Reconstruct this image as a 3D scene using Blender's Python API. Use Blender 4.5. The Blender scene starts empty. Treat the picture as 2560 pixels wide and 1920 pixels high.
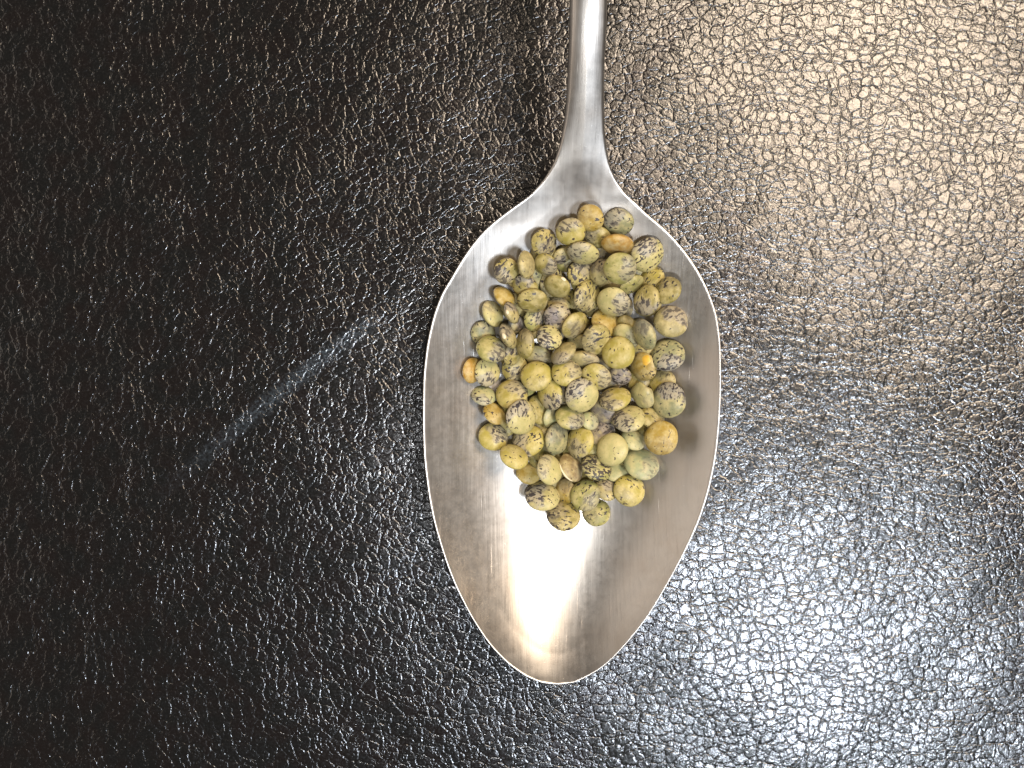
import bpy, bmesh, math, random
import numpy as np
from mathutils import Matrix, Vector

random.seed(11)
rng = np.random.default_rng(11)
scene = bpy.context.scene
COL = scene.collection
MM = 0.001

# ------------------------------------------------------------------ camera
HC = 0.125                                   # lens above the leather
HFOV = math.radians(62.0)
FPX = 1280.0 / math.tan(HFOV / 2)            # focal length in photograph pixels
cam_data = bpy.data.cameras.new("camera")
cam_data.sensor_fit = 'HORIZONTAL'
cam_data.angle = HFOV
cam_data.clip_start = 0.001
cam_data.clip_end = 20.0
cam = bpy.data.objects.new("camera", cam_data)
cam.location = (0, 0, HC)
COL.objects.link(cam)
scene.camera = cam

# ------------------------------------------------------------------ light
world = bpy.data.worlds.new("World")
scene.world = world
world.use_nodes = True
bg = world.node_tree.nodes["Background"]
bg.inputs[0].default_value = (1.0, 0.93, 0.86, 1)
bg.inputs[1].default_value = 0.115

def area_lamp(name, loc, aim, sx, sy, power, color, spread=180):
    d = bpy.data.lights.new(name, 'AREA')
    d.shape = 'RECTANGLE'
    d.size, d.size_y = sx, sy
    d.energy = power
    d.color = color
    d.spread = math.radians(spread)
    o = bpy.data.objects.new(name, d)
    o.location = loc
    o.rotation_euler = (Vector(aim) - Vector(loc)).to_track_quat('-Z', 'Y').to_euler()
    COL.objects.link(o)
    return o

area_lamp("warm_room_lamp", (0.52, 0.45, 1.10), (0, 0, 0), 0.62, 0.44, 20.0, (1.0, 0.805, 0.61))
area_lamp("cool_window_light", (0.41, -0.365, 1.10), (0, 0, 0), 0.18, 0.20, 14.5, (0.80, 0.88, 1.0))
area_lamp("added_left_fill", (-1.15, 0.10, 0.48), (0, 0, 0), 1.4, 0.6, 3.4, (1.0, 0.86, 0.74))  # unseen soft light, added low at left to brighten the bowl's right wall
area_lamp("phone_flash", (0.003, -0.022, 0.1255), (0.003, -0.022, 0), 0.007, 0.007, 0.066, (0.98, 0.99, 1.0))

scene.view_settings.view_transform = 'Standard'
scene.view_settings.look = 'None'
scene.view_settings.exposure = 0.0
scene.view_settings.gamma = 1.0
scene.view_settings.use_curve_mapping = False
scene.render.engine = 'CYCLES'
scene.cycles.max_bounces = 8

# ------------------------------------------------------------------ helpers
class NT:
    """small node-tree writer"""
    def __init__(self, name):
        self.mat = bpy.data.materials.new(name)
        self.mat.use_nodes = True
        self.t = self.mat.node_tree
        self.bsdf = self.t.nodes["Principled BSDF"]
        self.out = self.t.nodes["Material Output"]
    def n(self, kind, **kw):
        nd = self.t.nodes.new(kind)
        for k, v in kw.items():
            setattr(nd, k, v)
        return nd
    def put(self, sock, v):
        if isinstance(v, bpy.types.NodeSocket):
            self.t.links.new(v, sock)
        else:
            sock.default_value = v
    def math(self, op, a, b=0.0, c=0.0, clamp=False):
        nd = self.n('ShaderNodeMath', operation=op, use_clamp=clamp)
        for i, v in enumerate((a, b, c)):
            self.put(nd.inputs[i], v)
        return nd.outputs[0]
    def vmath(self, op, a, b=(0, 0, 0), scale=None):
        nd = self.n('ShaderNodeVectorMath', operation=op)
        self.put(nd.inputs[0], a)
        self.put(nd.inputs[1], b)
        if scale is not None:
            self.put(nd.inputs['Scale'], scale)
        return nd.outputs['Value'] if op in ('DOT_PRODUCT', 'LENGTH', 'DISTANCE') else nd.outputs['Vector']
    def noise(self, vec, scale, detail=2.0, rough=0.5, dist=0.0, dim='3D', w=None):
        nd = self.n('ShaderNodeTexNoise', noise_dimensions=dim)
        self.put(nd.inputs['Vector'], vec)
        nd.inputs['Scale'].default_value = scale
        nd.inputs['Detail'].default_value = detail
        nd.inputs['Roughness'].default_value = rough
        nd.inputs['Distortion'].default_value = dist
        if w is not None:
            self.put(nd.inputs['W'], w)
        return nd.outputs['Fac'], nd.outputs['Color']
    def voronoi(self, vec, scale, feature='DISTANCE_TO_EDGE', dim='2D', rnd=1.0):
        nd = self.n('ShaderNodeTexVoronoi', feature=feature, voronoi_dimensions=dim)
        self.put(nd.inputs['Vector'], vec)
        nd.inputs['Scale'].default_value = scale
        nd.inputs['Randomness'].default_value = rnd
        return nd.outputs
    def ramp(self, v, a, b, lo=0.0, hi=1.0, smooth=True):
        nd = self.n('ShaderNodeMapRange', interpolation_type='SMOOTHSTEP' if smooth else 'LINEAR')
        self.put(nd.inputs[0], v)
        for i, x in enumerate((a, b, lo, hi)):
            self.put(nd.inputs[i + 1], x)
        return nd.outputs[0]
    def mix(self, fac, a, b, blend='MIX'):
        nd = self.n('ShaderNodeMix', data_type='RGBA', blend_type=blend)
        self.put(nd.inputs[0], fac)
        self.put(nd.inputs[6], a)
        self.put(nd.inputs[7], b)
        return nd.outputs[2]
    def set(self, **kw):
        for k, v in kw.items():
            self.put(self.bsdf.inputs[k.replace('_', ' ')], v)

def mesh_obj(name, verts, faces, mat, parent=None, smooth=True):
    me = bpy.data.meshes.new(name)
    me.from_pydata(verts, [], faces)
    me.update()
    if smooth:
        me.polygons.foreach_set('use_smooth', [True] * len(me.polygons))
    me.materials.append(mat)
    o = bpy.data.objects.new(name, me)
    COL.objects.link(o)
    if parent is not None:
        o.parent = parent
    return o

def unproject(px, py, z):
    """photograph pixel -> point of the place at height z"""
    k = (HC - z) / FPX
    return (px - 1280.0) * k, (960.0 - py) * k

# ------------------------------------------------------------------ leather
def leather_material():
    m = NT("black_leather")
    tc = m.n('ShaderNodeTexCoord').outputs['Object']
    p = m.vmath('SCALE', tc, scale=1000.0)                     # millimetres
    _, c1 = m.noise(p, 0.09, 1.0)
    _, c2 = m.noise(p, 0.55, 2.0)
    w1 = m.vmath('SCALE', m.vmath('SUBTRACT', c1, (0.5, 0.5, 0.5)), scale=3.5)
    w2 = m.vmath('SCALE', m.vmath('SUBTRACT', c2, (0.5, 0.5, 0.5)), scale=0.9)
    _, c3 = m.noise(p, 1.7, 1.0)
    w3 = m.vmath('SCALE', m.vmath('SUBTRACT', c3, (0.5, 0.5, 0.5)), scale=0.55)
    q = m.vmath('ADD', m.vmath('ADD', m.vmath('ADD', p, w1), w2), w3)
    q = m.vmath('MULTIPLY', q, (0.92, 1.12, 1.0))
    cells = m.voronoi(q, 0.66)['Distance']
    fine = m.voronoi(q, 1.5)['Distance']
    crease = m.voronoi(m.vmath('MULTIPLY', q, (0.75, 1.2, 1.0)), 0.17)['Distance']
    cell1 = m.voronoi(q, 0.66, feature='F1')
    tint = cell1['Color']
    dome = m.math('POWER', cell1['Distance'], 2.0)
    nf, _ = m.noise(p, 0.7, 2.0)
    h_cell = m.ramp(cells, 0.0, 0.15)
    h_fine = m.ramp(fine, 0.0, 0.16)
    h_crease = m.ramp(crease, 0.0, 0.05)
    peb, _ = m.noise(p, 2.6, 3.0, 0.6)
    mic, _ = m.noise(p, 9.0, 2.0, 0.6)
    big, _ = m.noise(p, 0.25, 1.0)
    fw = m.ramp(nf, 0.40, 0.62, 0.06, 0.34)
    sep = m.n('ShaderNodeSeparateColor'); m.put(sep.inputs[0], tint)
    hgt = m.math('MULTIPLY', h_cell, 0.25)
    hgt = m.math('MULTIPLY_ADD', m.math('MULTIPLY', h_fine, fw), 0.5, hgt)
    hgt = m.math('MULTIPLY_ADD', h_crease, 0.20, hgt)
    hgt = m.math('MULTIPLY_ADD', peb, 0.13, hgt)
    hgt = m.math('MULTIPLY_ADD', mic, 0.03, hgt)
    hgt = m.math('MULTIPLY_ADD', big, 0.35, hgt)
    hgt = m.math('MULTIPLY_ADD', m.math('MULTIPLY', sep.outputs[0], h_cell), 0.12, hgt)
    hgt = m.math('MULTIPLY_ADD', dome, -0.24, hgt)
    bmp = m.n('ShaderNodeBump')
    bmp.inputs['Strength'].default_value = 1.0
    bmp.inputs['Distance'].default_value = 0.000105
    m.put(bmp.inputs['Height'], hgt)
    col = m.mix(m.ramp(big, 0.35, 0.65), (0.0040, 0.0026, 0.0022, 1), (0.0028, 0.0028, 0.0026, 1))
    # blue-grey sheen painted into the base colour, running slantwise left of the spoon
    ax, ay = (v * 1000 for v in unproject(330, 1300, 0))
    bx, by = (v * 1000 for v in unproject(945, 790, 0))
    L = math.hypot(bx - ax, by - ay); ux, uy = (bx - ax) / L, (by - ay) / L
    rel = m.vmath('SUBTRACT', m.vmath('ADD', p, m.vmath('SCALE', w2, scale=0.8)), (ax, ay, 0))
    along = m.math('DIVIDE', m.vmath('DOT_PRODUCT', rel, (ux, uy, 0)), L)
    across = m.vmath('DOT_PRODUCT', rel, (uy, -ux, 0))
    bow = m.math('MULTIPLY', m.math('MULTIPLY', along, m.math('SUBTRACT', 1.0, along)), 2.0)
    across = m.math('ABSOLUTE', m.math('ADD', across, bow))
    sheen = m.math('MULTIPLY', m.ramp(across, 0.2, 1.9, 1.0, 0.0), m.math('MULTIPLY', m.ramp(along, 0.0, 0.75), m.ramp(along, 0.93, 1.03, 1.0, 0.0)))
    sheen = m.math('MULTIPLY', sheen, m.math('MULTIPLY', m.ramp(peb, 0.36, 0.60, 0.12, 1.0), m.ramp(cells, 0.02, 0.16, 1.0, 0.45)))
    col = m.mix(sheen, col, (0.040, 0.053, 0.065, 1))
    rgh = m.ramp(peb, 0.3, 0.7, 0.17, 0.28)
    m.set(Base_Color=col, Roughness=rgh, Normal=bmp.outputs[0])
    m.bsdf.inputs['Specular IOR Level'].default_value = 0.75
    return m.mat

def crease_height(x, y):
    """one raised fold in the hide, left of the spoon (metres)"""
    ax, ay = unproject(455, 1190, 0)
    bx, by = unproject(960, 775, 0)
    ux, uy = bx - ax, by - ay
    L = math.hypot(ux, uy); ux /= L; uy /= L
    s = (x - ax) * ux + (y - ay) * uy
    n = (x - ax) * uy - (y - ay) * ux                   # + towards the lower right
    n = n + 0.0022 * np.sin(np.clip(s / L, 0, 1) * math.pi)   # the fold bows
    env = np.clip(s / L, -0.2, 1.2)
    env = np.where((env > 0) & (env < 1), np.sin(np.clip(env, 0, 1) * math.pi) ** 0.6, 0)
    wdt = 0.0016
    return env * 0.00010 * np.exp(-(n / wdt) ** 2)

def build_leather():
    xs = np.linspace(-0.20, 0.20, 521)
    ys = np.linspace(-0.16, 0.22, 495)
    X, Y = np.meshgrid(xs, ys)
    Z = 0.00008 * np.sin(X * 210 + 1.3 * np.sin(Y * 130)) * np.cos(Y * 170 + X * 60)
    Z += 0.00003 * np.sin(X * 420 - Y * 350 + 1.0)
    Z += crease_height(X, Y)
    r = np.hypot(X - 0.006, (Y + 0.002) * 0.7)                 # the hide dips a hair under the spoon
    Z -= 0.0003 * np.exp(-(r / 0.016) ** 2)
    V = np.stack([X, Y, Z], -1).reshape(-1, 3)
    nx = len(xs)
    idx = np.arange(len(V)).reshape(len(ys), nx)
    F = np.stack([idx[:-1, :-1], idx[:-1, 1:], idx[1:, 1:], idx[1:, :-1]], -1).reshape(-1, 4)
    o = mesh_obj("leather_surface", V.tolist(), F.tolist(), leather_material())
    o["kind"] = "structure"
    o["label"] = "black grained leather surface under the spoon"
    return o

leather = build_leather()

# ------------------------------------------------------------------ spoon
# outline read off the photograph: row, left edge, right edge (pixels)
OUT = [(1714, 1394, 1396), (1710, 1358, 1432), (1703, 1338, 1450), (1695, 1319, 1466), (1675, 1288, 1500), (1654, 1262, 1526),
       (1613, 1224, 1565), (1572, 1195, 1599), (1532, 1171, 1628), (1450, 1131, 1677), (1369, 1102, 1720),
       (1288, 1080, 1755), (1206, 1066, 1779), (1125, 1058, 1794), (1040, 1056, 1802), (960, 1057, 1805),
       (880, 1064, 1804), (800, 1080, 1796), (740, 1101, 1778), (690, 1129, 1755), (651, 1152, 1731),
       (610, 1180, 1700), (570, 1215, 1662), (529, 1265, 1614), (505, 1298, 1590), (488, 1321, 1570),
       (467, 1342, 1554), (447, 1359, 1541), (427, 1372, 1532), (407, 1383, 1525), (376, 1394, 1519), (346, 1402, 1515), (285, 1412, 1512),
       (220, 1417, 1512), (163, 1420, 1513), (80, 1423, 1517), (0, 1425, 1520), (-80, 1427, 1523)]
def rim_profile():
    """height of the rim line by photograph row: level round the bowl, then the neck climbs and arches over"""
    slope = ([-80, 0, 40, 90, 140, 190, 300, 395, 450, 510, 560], [0.27, 0.38, 0.44, 0.52, 0.59, 0.63, 0.63, 0.60, 0.46, 0.20, 0.10])
    z, prof = 10.3 * MM, {}
    for row in range(560, -81, -1):
        prof[row] = z
        sl = np.interp(row, *slope)
        z += sl * (HC - z) / FPX / (1 + sl * (960 - row) / FPX)
    pts = [(1714, 8.6 * MM), (1550, 8.7 * MM), (1300, 8.9 * MM), (1000, 9.2 * MM), (700, 9.8 * MM)]
    return pts + [(r, prof[r]) for r in range(560, -81, -20)]
RIM = rim_profile()

def rim_height(row):
    return smooth_interp(-row, [-a for a, b in RIM], [b for a, b in RIM])

def smooth_interp(x, xs, ys):
    """monotone cubic (Catmull/Fritsch) interpolation"""
    xs = np.asarray(xs, float); ys = np.asarray(ys, float); x = np.asarray(x, float)
    d = np.diff(ys) / np.diff(xs)
    mm = np.zeros_like(ys)
    mm[0], mm[-1] = d[0], d[-1]
    for i in range(1, len(xs) - 1):
        mm[i] = 0 if d[i - 1] * d[i] <= 0 else 2 * d[i - 1] * d[i] / (d[i - 1] + d[i])
    k = np.clip(np.searchsorted(xs, x) - 1, 0, len(xs) - 2)
    h = xs[k + 1] - xs[k]
    t = (x - xs[k]) / h
    return ((1 + 2 * t) * (1 - t) ** 2 * ys[k] + t * (1 - t) ** 2 * h * mm[k]
            + t * t * (3 - 2 * t) * ys[k + 1] + t * t * (t - 1) * h * mm[k + 1])

rows = np.array([r for r, a, b in OUT], float)
lefts = np.array([a for r, a, b in OUT], float)
rights = np.array([b for r, a, b in OUT], float)
def edge(row, arr):
    # near the tip the outline runs like a square root of the distance to the tip
    return smooth_interp(-np.asarray(row, float), -rows, arr)

D_BOWL = 8.3 * MM
ROW_C = 985.0
def bowl_depth(row, t):
    row = np.asarray(row, float)
    w = np.where(row > ROW_C, (row - ROW_C) / (1714 - ROW_C), (ROW_C - row) / (ROW_C - 395))
    w = np.clip(w, 0, 1)
    P = np.where(row > ROW_C, (1 - w ** 4.2) ** 0.95, (1 - w ** 2) ** 1.75)
    sec = 1 - np.abs(t) ** 2.15
    return D_BOWL * P * sec

# rows of the loft: from the tip to the frame's top, then on to the end of the handle
rr = np.concatenate([1714 - (np.linspace(0, 1, 60) ** 2) * 200, np.linspace(1514, 300, 190)[1:], np.linspace(300, -80, 50)[1:]])
zr = rim_height(rr)
XL, Y0 = unproject(edge(rr, lefts), rr, zr)
XR, _ = unproject(edge(rr, rights), rr, zr)
tt = np.sin(np.linspace(-1, 1, 73) * math.pi / 2)
half_t = np.interp(-rr, [-1714, -700, -450, -250, 80], [0.62, 0.68, 0.85, 1.10, 1.15]) * MM

# the handle beyond the frame: on to a rounded end that rests on the leather
yl = Y0[-1]
EL = 0.105
ext_y = yl + np.concatenate([np.linspace(0.003, EL - 0.008, 50), EL - 0.008 + 0.008 * np.sin(np.linspace(0, math.pi / 2, 14))[1:]])
ztop = zr[-1]
zk = smooth_interp(ext_y, [yl - 0.004, yl, yl + 0.020, yl + 0.055, yl + 0.088, yl + EL],
                   [ztop - 0.0011, ztop, ztop + 0.0025, ztop * 0.72, 0.0055, 0.0013])
cx0, cx1 = (XL[-1] + XR[-1]) / 2, (XL[-1] + XR[-1]) / 2 + 0.002
hw0 = (XR[-1] - XL[-1]) / 2
u = (ext_y - yl) / (ext_y[-1] - yl)
cap = np.sqrt(np.clip(1 - np.clip((ext_y - (ext_y[-1] - 0.008)) / 0.008, 0, 1) ** 2, 0, 1))
hw = (hw0 + (0.0078 - hw0) * np.clip(u, 0, 1) ** 1.3) * np.maximum(cap, 0.002)
ecx = cx0 + (cx1 - cx0) * u
rows_all = np.concatenate([rr, np.full(len(ext_y), -80.0)])
YA = np.concatenate([Y0, ext_y]); XLA = np.concatenate([XL, ecx - hw]); XRA = np.concatenate([XR, ecx + hw])
ZA = np.concatenate([zr, zk]); HT = np.concatenate([half_t, np.full(len(ext_y), 1.15 * MM)])

NR, NC = len(YA), len(tt)
TT, RR = np.meshgrid(tt, rows_all)
GX = (XLA[:, None] + XRA[:, None]) / 2 + TT * (XRA - XLA)[:, None] / 2
GY = np.repeat(YA[:, None], NC, 1)
poly = np.concatenate([np.stack([XLA, YA], 1), np.stack([XRA, YA], 1)[::-1]])
A = poly; B = np.roll(poly, -1, 0); AB = B - A; L2 = np.maximum((AB ** 2).sum(1), 1e-18)
P = np.stack([GX, GY], -1).reshape(-1, 2)
dist = np.empty(len(P))
for i in range(0, len(P), 2000):
    Q = P[i:i + 2000, None, :] - A[None]
    s = np.clip((Q * AB[None]).sum(-1) / L2[None], 0, 1)
    dist[i:i + 2000] = np.sqrt(((Q - s[..., None] * AB[None]) ** 2).sum(-1)).min(1)
dist = dist.reshape(NR, NC)
dist[:, 0] = dist[:, -1] = 0; dist[0] = 0; dist[-1] = 0

ZM = ZA[:, None] - bowl_depth(RR, TT)
# the handle is gently crowned, with a soft bevel along its left side
hmix = np.clip((420 - RR) / 200, 0, 1)
ZM = ZM - hmix * (0.00045 * np.abs(TT) ** 2.5 + 0.0003 * np.clip(-TT - 0.25, 0, 1) ** 2)
thin = 0.50 + 0.50 * np.clip(dist / 0.0035, 0, 1) ** 0.8
er = HT[:, None] * 0.45
round_ = np.sqrt(np.clip(1 - (1 - np.clip(dist / er, 0, 1)) ** 2, 0, 1))
ZT = ZM + HT[:, None] * round_ * thin
ZB = ZM - HT[:, None] * round_ * thin
lift = -0.0003 - ZB[:260].min()
ZT += lift; ZB += lift
SPOON_LIFT = lift

def metal_material():
    m = NT("brushed_steel")
    tc = m.n('ShaderNodeTexCoord').outputs['Object']
    p = m.vmath('SCALE', tc, scale=1000.0)
    _, wob = m.noise(p, 0.05, 1.0)
    p2 = m.vmath('ADD', p, m.vmath('SCALE', m.vmath('SUBTRACT', wob, (0.5, 0.5, 0.5)), scale=1.2))
    st1, _ = m.noise(m.vmath('MULTIPLY', p2, (7.0, 0.12, 0.4)), 1.0, 3.0, 0.65)
    st2, _ = m.noise(m.vmath('MULTIPLY', p2, (1.6, 0.05, 0.2)), 1.0, 2.0, 0.6)
    # a few stray scratches across the brushing
    rot = m.n('ShaderNodeMapping'); rot.inputs['Rotation'].default_value = (0, 0, math.radians(38))
    rot.inputs['Scale'].default_value = (5.0, 0.10, 0.3)
    m.put(rot.inputs['Vector'], p2)
    sc, _ = m.noise(rot.outputs[0], 1.0, 1.0, 0.5)
    scr = m.ramp(sc, 0.70, 0.78)
    blot, _ = m.noise(p, 0.16, 4.0, 0.6)
    grime, _ = m.noise(p, 0.9, 5.0, 0.65)
    dots, _ = m.noise(p, 3.2, 1.0)
    spot = m.ramp(dots, 0.74, 0.80)
    col = m.mix(m.ramp(blot, 0.35, 0.7), (0.48, 0.455, 0.42, 1), (0.45, 0.41, 0.365, 1))
    col = m.mix(m.math('MULTIPLY', m.ramp(grime, 0.45, 0.85), 0.10), col, (0.34, 0.29, 0.24, 1))
    col = m.mix(m.math('MULTIPLY', m.ramp(st2, 0.3, 0.75), 0.18), col, (0.62, 0.59, 0.55, 1))
    col = m.mix(m.math('MULTIPLY', spot, 0.35), col, (0.75, 0.73, 0.69, 1))
    r = m.ramp(grime, 0.3, 0.75, 0.32, 0.38)
    r = m.math('MULTIPLY_ADD', st2, 0.08, r)
    hgt = m.math('MULTIPLY_ADD', st2, 1.4, st1)
    hgt = m.math('MULTIPLY_ADD', scr, -0.8, hgt)
    hgt = m.math('MULTIPLY_ADD', spot, 0.5, hgt)
    bmp = m.n('ShaderNodeBump')
    bmp.inputs['Strength'].default_value = 0.85
    bmp.inputs['Distance'].default_value = 0.000010
    m.put(bmp.inputs['Height'], hgt)
    m.set(Base_Color=col, Metallic=1.0, Roughness=r, Normal=bmp.outputs[0])
    m.bsdf.inputs['Anisotropic'].default_value = 0.0
    tan = m.n('ShaderNodeCombineXYZ'); tan.inputs[1].default_value = 1.0
    m.put(m.bsdf.inputs['Tangent'], tan.outputs[0])
    return m.mat

STEEL = metal_material()

def build_spoon():
    root = bpy.data.objects.new("spoon", None)
    bx, by = unproject(1380, ROW_C, 0)
    root.location = (bx, by, 0)
    root.empty_display_size = 0.01
    COL.objects.link(root)
    root["label"] = "brushed steel tablespoon holding the pile of lentils on black leather"
    root["category"] = "spoon"
    top = np.stack([GX, GY, ZT], -1)
    bot = np.stack([GX, GY, ZB], -1)
    # one closed loop of vertices for every row: along the top, back along the bottom
    ring = np.concatenate([top, bot[:, -2:0:-1]], 1)
    NL = ring.shape[1]
    # whole-spoon normals, so that bowl and handle meet without a seam
    V = ring.reshape(-1, 3)
    idx = np.arange(len(V)).reshape(NR, NL)
    nxt = np.roll(idx, -1, 1)
    F = np.stack([idx[:-1], nxt[:-1], nxt[1:], idx[1:]], -1)
    me = bpy.data.meshes.new("tmp")
    me.from_pydata(V.tolist(), [], F.reshape(-1, 4).tolist())
    me.update()
    N = np.empty(len(V) * 3, np.float32)
    me.vertices.foreach_get('normal', N)
    N = N.reshape(-1, 3)
    bpy.data.meshes.remove(me)
    split = int(np.argmax(rows_all < 372))
    off = np.array([bx, by, 0])
    for name, a, b in (("bowl", 0, split), ("handle", split, NR - 1)):
        vs = V[idx[a, 0]:idx[b, 0] + NL] - off
        ns = N[idx[a, 0]:idx[b, 0] + NL]
        f = F[a:b].reshape(-1, 4) - idx[a, 0]
        o = mesh_obj(name, vs.tolist(), f.tolist(), STEEL, root)
        o.data.normals_split_custom_set_from_vertices(ns.tolist())
    return root

spoon = build_spoon()

def bowl_surface(x, y):
    """top of the metal at x, y (metres); inf outside the bowl"""
    row = np.interp(y, Y0, rr)
    xl = np.interp(y, Y0, XL); xr = np.interp(y, Y0, XR)
    t = (2 * x - xl - xr) / np.maximum(xr - xl, 1e-6)
    z = np.interp(y, Y0, zr) - bowl_depth(row, np.clip(t, -1, 1)) + np.interp(y, Y0, half_t) + SPOON_LIFT
    return z

# ------------------------------------------------------------------ lentils
def lentil_material():
    m = NT("lentil_skin")
    tc = m.n('ShaderNodeTexCoord').outputs['Object']
    info = m.n('ShaderNodeObjectInfo')
    p = m.vmath('SCALE', tc, scale=1000.0)                     # mm in the lentil's own frame
    seed = m.math('MULTIPLY', info.outputs['Random'], 97.0)
    shift = m.n('ShaderNodeCombineXYZ')
    for i in range(3):
        m.put(shift.inputs[i], m.math('MULTIPLY', seed, (1.0, 1.7, 2.3)[i]))
    q = m.vmath('ADD', p, shift.outputs[0])
    def attr(name):
        return m.n('ShaderNodeAttribute', attribute_type='OBJECT', attribute_name=name)
    patch = attr('patch_direction').outputs['Vector']
    pst = attr('patch_strength').outputs['Fac']
    dst = attr('speckle').outputs['Fac']
    base = info.outputs['Color']
    mott, _ = m.noise(q, 0.9, 3.0, 0.6)
    fine, _ = m.noise(q, 3.2, 3.0, 0.65)
    col = m.mix(m.ramp(mott, 0.35, 0.68), base, m.mix(0.55, base, (0.52, 0.42, 0.19, 1)))
    col = m.mix(m.math('MULTIPLY', m.ramp(fine, 0.50, 0.72), 0.45), col, m.mix(0.6, base, (0.24, 0.215, 0.09, 1)))
    # grey-violet bloom, gathered on one side
    nrm = m.vmath('NORMALIZE', p)
    side = m.vmath('DOT_PRODUCT', nrm, patch)
    wob, _ = m.noise(q, 0.75, 2.0, 0.5)
    mask = m.ramp(m.math('MULTIPLY_ADD', m.math('SUBTRACT', wob, 0.5), 1.8, side), 0.22, 0.70)
    # streaks run along the rim direction
    sq = m.vmath('MULTIPLY', q, (1.0, 1.9, 1.4))
    strk, _ = m.noise(sq, 1.10, 3.0, 0.6, 0.3)
    veil = m.math('MULTIPLY', m.math('MULTIPLY', mask, pst), 0.56)
    col = m.mix(veil, col, (0.235, 0.205, 0.205, 1))
    dark = m.math('MULTIPLY', m.ramp(strk, 0.505, 0.57), m.math('MULTIPLY', mask, pst))
    col = m.mix(m.math('MULTIPLY', dark, 0.96), col, (0.020, 0.016, 0.022, 1))
    # loose black-violet flecks
    fl, _ = m.noise(m.vmath('MULTIPLY', q, (1.0, 1.7, 1.3)), 1.7, 1.5, 0.5, 0.4)
    reg, _ = m.noise(q, 0.5, 1.0)
    thr = m.math('SUBTRACT', m.math('MULTIPLY_ADD', m.math('SUBTRACT', 0.5, reg), 0.35, 0.735), m.math('MULTIPLY', dst, 0.21))
    fleck = m.ramp(m.math('SUBTRACT', fl, thr), 0.0, 0.022)
    col = m.mix(m.math('MULTIPLY', fleck, 0.95), col, (0.024, 0.018, 0.018, 1))
    bmp = m.n('ShaderNodeBump')
    bmp.inputs['Strength'].default_value = 0.35
    bmp.inputs['Distance'].default_value = 0.00009
    m.put(bmp.inputs['Height'], m.math('MULTIPLY_ADD', mott, 1.2, fine))
    m.set(Base_Color=col, Roughness=m.ramp(fine, 0.3, 0.7, 0.42, 0.58), Normal=bmp.outputs[0])
    m.bsdf.inputs['Subsurface Weight'].default_value = 0.06
    m.bsdf.inputs['Subsurface Radius'].default_value = (0.0006, 0.0004, 0.0002)
    m.bsdf.inputs['Subsurface Scale'].default_value = 1.0
    m.bsdf.inputs['Specular IOR Level'].default_value = 0.38
    return m.mat

SKIN = lentil_material()

def plain_material(name, col, rough=0.5):
    m = NT(name)
    tc = m.n('ShaderNodeTexCoord').outputs['Object']
    n_, _ = m.noise(m.vmath('SCALE', tc, scale=1000.0), 2.5, 3.0, 0.6)
    c = m.mix(m.ramp(n_, 0.3, 0.7), col, tuple(v * 0.8 for v in col[:3]) + (1,))
    m.set(Base_Color=c, Roughness=rough)
    return m.mat
HILUM = plain_material("pale_hilum", (0.62, 0.52, 0.33, 1))
BARE = plain_material("bare_yellow_seed", (0.62, 0.36, 0.045, 1), 0.4)

def lens_mesh(name, seed, wrinkle=0.0):
    """unit lentil: radius 1, poles on z at 1 (scaled later); a lens with a soft rim"""
    r = np.random.default_rng(seed)
    NU, NV = 40, 22
    verts, faces = [], []
    ph = r.uniform(0, 6.28, 8)
    for j in range(1, NV):
        th = math.pi * j / NV
        for i in range(NU):
            a = 2 * math.pi * i / NU
            ct, st = math.cos(th), math.sin(th)
            rad = st ** 0.86
            z = math.copysign(abs(ct) ** 1.22, ct)
            rad *= 1 + 0.018 * math.sin(2 * a + ph[0]) + 0.012 * math.sin(3 * a + ph[1]) + 0.010 * math.sin(5 * a + ph[2])
            z *= 1 + 0.05 * math.sin(a + ph[3]) * st + 0.04 * math.sin(2 * a + ph[4]) * st
            d = wrinkle * (math.sin(3.2 * a + 4 * z + ph[5]) * st + 0.8 * math.sin(6.1 * math.cos(a) * rad + ph[6]))
            verts.append((rad * math.cos(a) * (1 + d * 0.5), rad * math.sin(a) * (1 + d * 0.5), z * (1 + d)))
    verts.append((0, 0, 1.0)); verts.append((0, 0, -1.0))
    n0, n1 = len(verts) - 2, len(verts) - 1
    for j in range(NV - 2):
        for i in range(NU):
            k = (i + 1) % NU
            faces.append((j * NU + i, (j + 1) * NU + i, (j + 1) * NU + k, j * NU + k))
    for i in range(NU):
        k = (i + 1) % NU
        faces.append((n0, i, k))
        faces.append((n1, (NV - 2) * NU + k, (NV - 2) * NU + i))
    return np.array(verts), faces

LENSES = [lens_mesh("lens", s) for s in range(8)]
WRINKLED = lens_mesh("lens", 40, 0.10)

TONE = {'olive': (0.33, 0.245, 0.055), 'yellow': (0.50, 0.375, 0.070), 'cream': (0.56, 0.455, 0.165), 'green': (0.36, 0.305, 0.080),
        'greygreen': (0.31, 0.28, 0.125), 'ochre': (0.45, 0.275, 0.040), 'amber': (0.54, 0.27, 0.032), 'palegreen': (0.43, 0.41, 0.18),
        'tan': (0.39, 0.295, 0.110), 'mauve': (0.27, 0.205, 0.145), 'dark': (0.065, 0.055, 0.045), 'brown': (0.33, 0.21, 0.08)}

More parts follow.
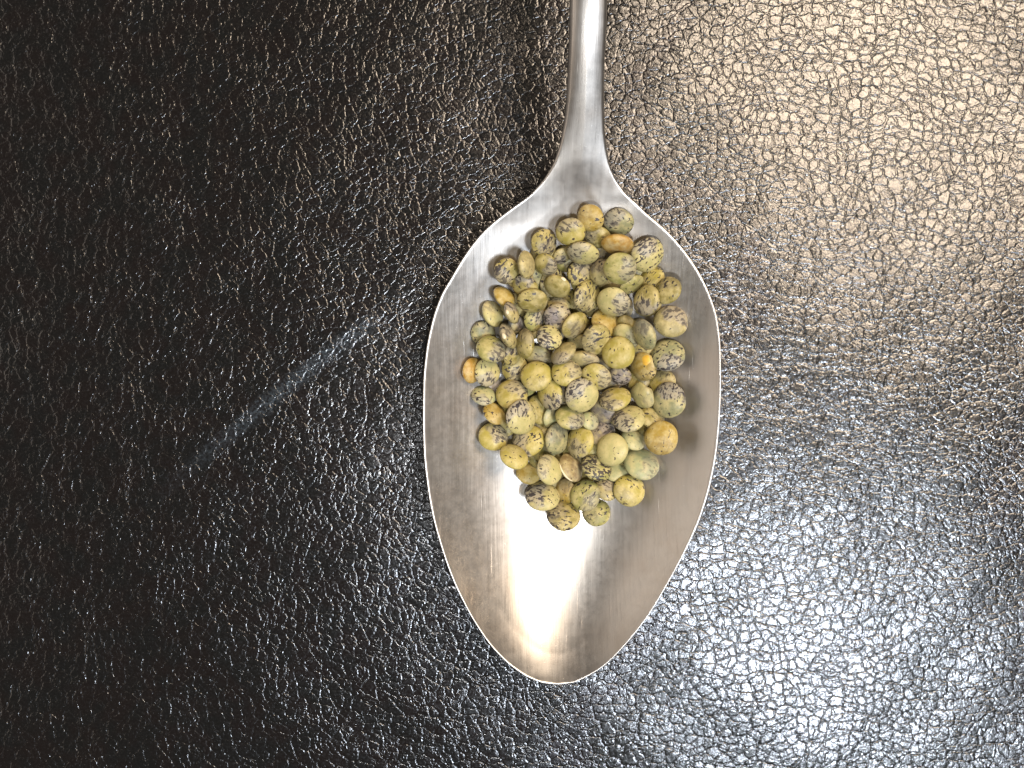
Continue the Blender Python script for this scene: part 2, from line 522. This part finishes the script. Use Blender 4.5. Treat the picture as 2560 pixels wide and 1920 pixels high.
# px, py, long, short, angle of the long axis, layer, tone, side of the violet bloom (deg), its strength, speckle, extra, label
LENTILS = [
 (1476,545,69,62,-15,1,'ochre',150,.25,.35,'','golden ochre lentil nearest the handle, left of the topmost two'),
 (1546,556,76,68,-15,1,'greygreen',150,.75,.45,'','grey-green lentil with violet left side, right of the topmost two'),
 (1426,581,75,66,-20,1,'yellow',110,.75,.45,'','yellow lentil with violet top, lower left of the golden topmost one'),
 (1360,607,70,62,75,1,'olive',-45,.55,.7,'','olive lentil with black stripes at lower right, upper left edge of pile'),
 (1494,593,68,46,-12,0,'olive',170,.5,.5,'','narrow olive lentil with dark band, just below the golden topmost one'),
 (1543,611,82,46,-6,1,'amber',-80,.2,.1,'','amber orange lentil lying edge-on beneath the topmost grey-green one'),
 (1618,637,88,80,40,1,'cream',120,.9,.75,'','large violet-marbled lentil at the upper right edge of the pile'),
 (1457,633,83,50,-8,1,'cream',165,.8,.55,'','pale pointed lentil with violet left end, left of the amber one'),
 (1405,640,50,36,20,0,'tan',-90,.8,.6,'','small striped lentil wedged left of the pale pointed one near the top'),
 (1266,678,66,60,55,1,'olive',-120,.7,.75,'','olive lentil with black lower left side, at the upper left rim of pile'),
 (1316,662,72,44,95,1,'tan',0,.1,.3,'','plain tan upright oval lentil at the upper left edge of the pile'),
 (1364,662,62,50,-25,1,'olive',-40,.75,.2,'','tilted olive lentil with dark violet lower tip below the striped olive one'),
 (1312,716,66,50,-15,0,'olive',90,.9,.6,'','violet-blotched lentil half hidden below the plain tan upright one'),
 (1393,716,70,46,-28,1,'olive',0,0,.15,'hilum','plain olive edge-on lentil with pale tip, upper left middle of pile'),
 (1261,742,64,44,-42,1,'ochre',0,0,.1,'','plain golden ochre edge-on lentil at the upper left edge of pile'),
 (1331,752,76,60,8,1,'olive',0,.1,.5,'','flat olive lentil with a few black dots, left upper middle'),
 (1449,684,68,62,70,0,'olive',60,.75,.7,'','violet-streaked lentil below the pale pointed one, upper middle'),
 (1500,679,66,54,80,0,'tan',100,.6,.5,'','half hidden tan lentil left of the smooth green one, upper middle'),
 (1550,671,84,68,-12,2,'green',-20,.65,.3,'','smooth green lentil with violet lower right side, upper middle of pile'),
 (1578,711,68,40,28,1,'green',0,.1,.3,'','lime green edge-on lentil under the smooth green one'),
 (1630,698,68,56,60,0,'yellow',-130,.3,.5,'','yellowish tilted lentil tucked under the large violet-marbled one'),
 (1669,726,74,60,65,1,'olive',90,.25,.5,'','straw-coloured streaked lentil at the right edge of the upper pile'),
 (1468,741,82,74,80,2,'olive',-120,.35,.8,'','big olive lentil with scattered dark flecks, upper middle of the pile'),
 (1533,755,84,66,-28,2,'cream',-25,.8,.3,'','cream lentil with violet right tip beside the big flecked olive one'),
 (1608,756,76,60,80,1,'olive',-100,.85,.6,'','upright olive lentil with black lower end, right upper middle'),
 (1677,804,84,82,30,1,'tan',70,.75,.2,'','large tan lentil with pinkish mottled top on the right edge'),
 (1514,807,76,68,-40,0,'ochre',0,0,.1,'','golden lentil half covered by the cream violet-tipped one'),
 (1566,813,56,44,-50,0,'olive',90,.2,.3,'','olive lentil glimpsed between the golden one and the grey-green slanted one'),
 (1611,836,84,50,-62,1,'greygreen',110,.55,.25,'','slanted grey-green edge-on lentil with violet upper end, right of middle'),
 (1491,849,80,74,30,1,'olive',200,.35,.6,'','streaked olive lentil up and left of the smooth yellow one'),
 (1565,842,72,56,-35,0,'cream',-30,.5,.1,'','cream lentil showing only its rim above the smooth yellow one'),
 (1546,882,84,80,80,2,'yellow',0,0,.22,'','smooth bright yellow lentil with few dots, right of the middle'),
 (1609,917,74,60,-70,1,'ochre',-90,.15,.3,'bare','orange lentil with bare yellow top, right of the smooth yellow one'),
 (1670,888,86,82,20,1,'greygreen',-80,.9,.6,'','large lentil with violet-grey lower half on the right edge'),
 (1460,898,78,42,-8,1,'tan',-10,.55,.3,'','tan edge-on lentil with dark right tip, left of the smooth yellow one'),
 (1490,942,76,66,-20,1,'yellow',-5,.7,.35,'','yellow lentil with violet right end below the tan edge-on one'),
 (1551,939,56,48,-20,0,'mauve',-90,1,.6,'','dark violet-grey lentil under the smooth yellow one'),
 (1654,960,76,66,70,0,'yellow',60,.5,.2,'','yellow-green lentil with grey top behind the big grey-green right one'),
 (1672,1000,90,80,85,1,'greygreen',95,.95,.45,'','big grey-green lentil with dark violet top on the lower right edge'),
 (1605,988,70,50,-65,1,'cream',0,.3,.2,'wrinkle','shrivelled pale lentil with a dark crease, right of middle'),
 (1537,997,82,60,18,1,'yellow',-160,.75,.25,'','yellow-olive lentil with violet left end, left of the shrivelled one'),
 (1572,1047,84,66,15,1,'cream',195,.85,.45,'','cream and yellow lentil with violet left side below the shrivelled one'),
 (1630,1045,66,56,-30,0,'olive',0,.2,.4,'','olive lentil half hidden right of the cream one with violet left side'),
 (1653,1095,86,82,70,1,'ochre',-100,.2,.4,'','large mottled ochre lentil on the lower right edge'),
 (1583,1099,66,52,-25,0,'palegreen',0,.15,.1,'','pale green lentil left of the large mottled ochre one'),
 (1503,1082,70,58,40,0,'mauve',60,.85,.4,'','mauve half-hidden lentil between the black-ended yellow one and palest one'),
 (1530,1124,84,76,75,2,'cream',0,0,.2,'','palest creamy yellow smooth lentil in the lower part of the pile'),
 (1603,1160,92,82,-15,1,'palegreen',-10,.45,.1,'','big pale green lentil with one violet dash, lower right edge'),
 (1573,1226,82,78,-40,1,'yellow',-120,.25,.3,'','golden yellow lentil, rightmost of the lowest rows'),
 (1491,1169,78,64,-18,1,'green',130,.35,1.0,'','heavily speckled green lentil left below the palest creamy one'),
 (1540,1179,60,50,0,0,'palegreen',0,0,.05,'','pale green lentil behind the golden yellow rightmost low one'),
 (1463,1238,78,76,60,2,'green',-35,.55,.45,'','green lentil with violet lower right spot, on top near the lower tip'),
 (1516,1224,62,54,-30,0,'tan',60,.75,.6,'','violet-speckled lentil tucked between the green one and golden yellow one'),
 (1491,1281,70,64,25,0,'green',180,.35,.4,'','green lentil at the very bottom of the pile, right one'),
 (1409,1289,86,70,-10,1,'olive',150,.55,.75,'','dark-specked olive lentil at the very bottom of the pile, left one'),
 (1356,1241,86,70,-8,1,'cream',140,.95,.6,'','violet-marbled cream lentil at the lower left tip of pile'),
 (1413,1228,64,52,80,0,'ochre',90,.4,.2,'','ochre lentil squeezed between the marbled and green ones near the tip'),
 (1427,1169,76,54,-52,1,'brown',0,.2,.1,'ridge','brown edge-on lentil with a pale ridge line, lower left middle'),
 (1372,1171,78,62,-62,2,'cream',150,.55,.3,'','cream lentil with violet spot at its left, beside the brown ridged one'),
 (1320,1183,64,54,-15,0,'ochre',0,0,.15,'','plain ochre lentil at the lower left edge, under the cream one'),
 (1285,1142,76,56,-25,1,'yellow',70,.15,.2,'','plain pale yellow lentil on the lower left edge'),
 (1233,1092,74,70,-20,1,'yellow',45,.8,.35,'','yellow-green lentil with violet upper right, leftmost of the lower pile'),
 (1321,1102,84,74,40,0,'yellow',190,.85,.4,'','lentil with violet left side, below the big cream violet-topped one'),
 (1392,1097,82,62,80,1,'greygreen',90,.35,.35,'','upright grey-green oval lentil with yellow right side, lower middle'),
 (1237,1034,66,48,-38,0,'ochre',0,.1,.35,'','small ochre edge-on lentil on the lower left edge'),
 (1303,1043,90,78,80,2,'cream',115,1,.5,'','big cream lentil with violet streaked top, lying highest left of middle'),
 (1348,1024,78,60,-65,0,'olive',0,0,.25,'','plain olive lentil half covered by the big cream violet-topped one'),
 (1209,989,62,50,-8,0,'palegreen',-120,.7,.6,'','small pale green lentil with dark lines at the left edge'),
 (1279,985,82,74,20,1,'yellow',60,.75,.3,'','yellow lentil with grey-violet upper right above the big cream one'),
 (1376,987,78,56,-75,1,'yellow',-90,.95,.3,'','upright yellow oval lentil with violet lower half, centre of the pile'),
 (1377,1042,56,44,75,0,'palegreen',90,.4,.1,'','pale green lentil glimpsed below the upright violet-bottomed oval'),
 (1425,1044,76,60,-15,1,'green',-30,.75,.25,'','green lentil with violet streak at lower right, centre of pile'),
 (1454,988,88,84,40,2,'cream',140,.95,.5,'','big pale lentil with grey-violet upper left, centre of the pile'),
 (1450,1105,84,56,72,1,'yellow',-140,.7,.5,'','upright yellow lentil with black lower left, lower middle of pile'),
 (1218,931,72,62,80,1,'cream',-90,.85,.5,'','cream lentil with violet bottom beside the orange one, left edge'),
 (1182,926,66,48,80,0,'amber',0,0,.05,'','orange lentil at the far left edge, partly covered by cream one'),
 (1287,921,68,62,50,0,'olive',-60,.5,.7,'','spotted olive lentil right of the cream one with violet bottom'),
 (1341,940,80,76,40,1,'yellow',-90,.2,.25,'','smooth pale yellow lentil with few flecks, left of the centre'),
 (1416,931,76,70,10,1,'yellow',30,.6,.35,'','yellow-green lentil with violet right edge, just above the centre'),
 (1228,873,78,70,-30,1,'green',-20,.75,.5,'','green lentil with grey-violet lower right half, left edge'),
 (1208,833,64,58,40,0,'greygreen',60,.3,.7,'','dull grey-green speckled lentil on the left edge'),
 (1232,784,70,54,-65,1,'cream',90,.35,.3,'','cream-olive oval lentil on the upper left edge, under the ochre one'),
 (1279,782,60,34,-70,1,'tan',100,.8,.6,'hilum','small striped lentil with white eye beside the cream-olive oval one'),
 (1290,812,48,42,60,0,'dark',0,.6,.5,'','nearly black lentil in the left of the pile'),
 (1338,798,64,58,70,0,'green',30,.95,.5,'','green lentil with violet-grey right half, left upper middle'),
 (1393,792,70,64,-10,1,'mauve',170,.9,.7,'','violet-grey marbled lentil in the upper left middle'),
 (1396,762,58,46,0,0,'tan',90,.5,.6,'','tan lentil glimpsed above the violet-grey marbled one'),
 (1270,840,70,38,-65,1,'tan',100,.6,.5,'hilum','striped tan lentil with white eye below the nearly black one'),
 (1281,886,60,44,70,0,'olive',90,.7,.4,'','olive lentil with dark top wedged right of the left-edge green one'),
 (1313,859,76,46,88,1,'olive',80,.45,.25,'','upright olive edge-on lentil with dark upper tip, left of middle'),
 (1373,843,68,62,-20,1,'cream',190,.85,.75,'','cream lentil with violet-black spots left, left of middle'),
 (1436,813,76,58,50,1,'olive',-70,.5,.35,'','slanted olive lentil right of the violet-grey marbled one'),
 (1408,883,74,46,42,1,'tan',-90,.65,.35,'','slanted tan edge-on lentil with dark underside, above the centre'),
 (1344,891,66,54,-15,0,'tan',-60,.6,.4,'','greyish pink-tinged lentil left of the slanted tan edge-on one'),
 (1507,1030,66,52,-40,0,'mauve',0,.7,.1,'','grey-lilac lentil under the big pale one at the centre'),
 (1474,1052,50,42,-40,0,'palegreen',0,.5,.3,'','small pale grey-green lentil right of the green violet-streaked one'),
]

def make_axis(w, h, ang, flat, sgn):
    """rotation of an oblate seed whose outline from above is w x h at angle ang"""
    q = min(h / w, 0.995)
    cosT2 = max((q * q - flat * flat) / (1 - flat * flat), 0.0)
    tau = math.acos(math.sqrt(cosT2))
    a = math.radians(ang)
    # local x along the long axis; axis tips about it
    return Matrix.Rotation(a, 3, 'Z') @ Matrix.Rotation(sgn * tau, 3, 'X')

# height map the lentils are dropped onto
GS = 0.00010
gx = np.arange(-0.012, 0.030, GS); gy = np.arange(-0.026, 0.030, GS)
HX, HY = np.meshgrid(gx, gy)
HMAP = bowl_surface(HX, HY)

def drop(px, py, ra, rc, R, sink):
    M = np.array(R)
    Am = M @ np.diag([1 / ra ** 2, 1 / ra ** 2, 1 / rc ** 2]) @ M.T
    z = 0.006
    for _ in range(5):
        x, y = unproject(px, py, z)
        i0, i1 = np.searchsorted(gx, [x - ra, x + ra]); j0, j1 = np.searchsorted(gy, [y - ra, y + ra])
        dx = HX[j0:j1, i0:i1] - x; dy = HY[j0:j1, i0:i1] - y
        b = Am[0, 2] * dx + Am[1, 2] * dy
        c = Am[0, 0] * dx ** 2 + 2 * Am[0, 1] * dx * dy + Am[1, 1] * dy ** 2 - 1
        disc = b * b - Am[2, 2] * c
        ok = disc > 0
        s = np.sqrt(np.where(ok, disc, 0))
        lo = (-b - s) / Am[2, 2]; hi = (-b + s) / Am[2, 2]
        need = np.where(ok, HMAP[j0:j1, i0:i1] - lo, -1e9)
        z = float(need.max()) - sink
    sub = HMAP[j0:j1, i0:i1]
    sub[ok] = np.maximum(sub[ok], z + hi[ok])
    return x, y, z

def add_lentil(px, py, w, h, ang, layer, tone, pdir, pst, spk, extra, label, group="lentils heaped in the spoon"):
    flat = 0.46 if h / w > 0.50 else 0.42
    sgn = 1 if rng.random() < 0.5 else -1
    # near the pile's edge a seed leans against the wall of the bowl, facing the middle
    a = math.radians(ang)
    nx, ny = -math.sin(a), math.cos(a)
    outx, outy = px - 1440, -(py - 900)
    if math.hypot(outx, outy) > 150:
        sgn = 1 if (nx * outx + ny * outy) > 0 else -1
    R = make_axis(w, h, ang, flat, sgn)
    R = Matrix.Rotation(rng.normal(0, 0.06), 3, 'X') @ Matrix.Rotation(rng.normal(0, 0.06), 3, 'Y') @ R
    k = 0.1165 / FPX
    ra = w / 2 * k
    rc = ra * flat
    x, y, z = drop(px, py, ra * 0.93, rc * 0.93, R, 0.00022)
    ra = w / 2 * (HC - z) / FPX
    rc = ra * flat
    V, F = WRINKLED if extra == 'wrinkle' else LENSES[int(rng.integers(len(LENSES)))]
    o = mesh_obj("lentil", (V * np.array([ra, ra, rc])).tolist(), F, SKIN)
    o.matrix_world = Matrix.Translation((x, y, z)) @ R.to_4x4()
    g_ = 0.655 * rng.uniform(0.90, 1.08)
    o.color = (*[min(1, c * g_ * k_) for c, k_ in zip(TONE[tone], (0.93, 1.0, 1.08))], 1)
    d = Vector((math.cos(math.radians(pdir)), math.sin(math.radians(pdir)), 0.55)).normalized()
    o["patch_direction"] = list(R.transposed() @ d)
    o["patch_strength"] = float(pst)
    o["speckle"] = float(spk)
    o["label"] = label
    o["category"] = "lentil"
    o["group"] = group
    if extra in ('hilum', 'ridge'):
        # a pale scar on the rim, on its upper side
        up = R.transposed() @ Vector((0.3, 0.2, 1))
        a0 = math.atan2(up.y, up.x)
        span = 0.24 if extra == 'hilum' else 0.85
        wdt = 0.24 if extra == 'hilum' else 0.12
        vs, fs = [], []
        n, mth = 14, 6
        for i in range(n + 1):
            s = -1 + 2 * i / n
            aa = a0 + s * span
            ww = wdt * math.sqrt(max(1 - s * s, 0.02))
            for j in range(mth + 1):
                t = -1 + 2 * j / mth
                th = t * ww * 1.0
                lift = 1.06 * (1 - 0.05 * t * t - 0.05 * s * s)
                vs.append((ra * math.cos(th) ** 0.9 * math.cos(aa) * lift, ra * math.cos(th) ** 0.9 * math.sin(aa) * lift, rc * math.sin(th) * 1.3))
        for i in range(n):
            for j in range(mth):
                q = i * (mth + 1) + j
                fs.append((q, q + mth + 1, q + mth + 2, q + 1))
        c = mesh_obj("hilum", vs, fs, HILUM, o)
        c["label"] = "pale seed scar on the lentil's rim"
    if extra == 'bare':
        up = (R.transposed() @ Vector((0.05, 0.52, 0.85))).normalized()
        e1 = up.orthogonal().normalized(); e2 = up.cross(e1)
        vs, fs = [], []
        n, mth = 24, 5
        for j in range(mth + 1):
            for i in range(n):
                aa = 2 * math.pi * i / n
                rr_ = 0.42 * j / mth * (1 + 0.16 * math.sin(2 * aa + 1) + 0.09 * math.sin(5 * aa))
                v = (up + (e1 * math.cos(aa) + e2 * math.sin(aa)) * rr_).normalized()
                # point of the ellipsoid in this direction
                s = 1 / math.sqrt((v.x / ra) ** 2 + (v.y / ra) ** 2 + (v.z / rc) ** 2)
                vs.append(tuple(v * s * (1.03 - 0.045 * (j / mth) ** 3)))
        for j in range(mth):
            for i in range(n):
                kk = (i + 1) % n
                fs.append((j * n + i, (j + 1) * n + i, (j + 1) * n + kk, j * n + kk))
        c = mesh_obj("bare_patch", vs, fs, BARE, o)
        c["label"] = "bright yellow patch where the skin is gone"
    return o

# seeds buried under the heap; only slivers of them show through the gaps
BURIED = []
for j in range(10):
    for i in range(6):
        bx_ = 1290 + i * 66 + (33 if j % 2 else 0) + rng.uniform(-9, 9)
        by_ = 640 + j * 62 + rng.uniform(-9, 9)
        if ((bx_ - 1450) / 205) ** 2 + ((by_ - 905) / 320) ** 2 < 1:
            BURIED.append((bx_, by_))
BURIED += [(1407, 978), (1452, 868), (1519, 921), (1364, 1120), (1440, 1140), (1300, 690), (1353, 1076), (1481, 1113), (1262, 1060)]
UNSEEN = {18, 24, 28, 32, 37, 38, 44, 48}
TONE_WORD = {'olive': 'olive', 'tan': 'tan', 'green': 'green', 'mauve': 'mauve-grey'}
taken = set()
def buried_label(px, py, tone):
    """name the seed by the nearest seed of the heap"""
    near = sorted(LENTILS, key=lambda r: (r[0] - px) ** 2 + (r[1] - py) ** 2)
    for r in near[:12]:
        short = r[11].split(',')[0]
        dx, dy = px - r[0], py - r[1]
        side = ('right of' if dx > 0 else 'left of') if abs(dx) > abs(dy) else ('below' if dy > 0 else 'above')
        text = "%s lentil mostly buried just %s the %s" % (TONE_WORD[tone], side, short)
        if text not in taken and len(text.split()) <= 16:
            taken.add(text)
            return text
    return "buried lentil glimpsed only through gaps between the lentils heaped above it"

for kb, (bx_, by_) in enumerate(BURIED):
    tone_ = ('olive', 'tan', 'green', 'mauve')[int(rng.integers(4))]
    ob = add_lentil(bx_, by_, rng.uniform(66, 76), rng.uniform(60, 66), rng.uniform(0, 180), -1,
                    tone_, rng.uniform(0, 360), rng.uniform(0, .8), rng.uniform(.2, .6), '', "", "lentils buried under the heap")
    if kb in UNSEEN:                                   # nothing of it shows
        bpy.data.objects.remove(ob)
    else:
        ob["label"] = buried_label(bx_, by_, tone_)

for layer in (0, 1, 2):
    for row in LENTILS:
        if row[5] == layer:
            add_lentil(*row)
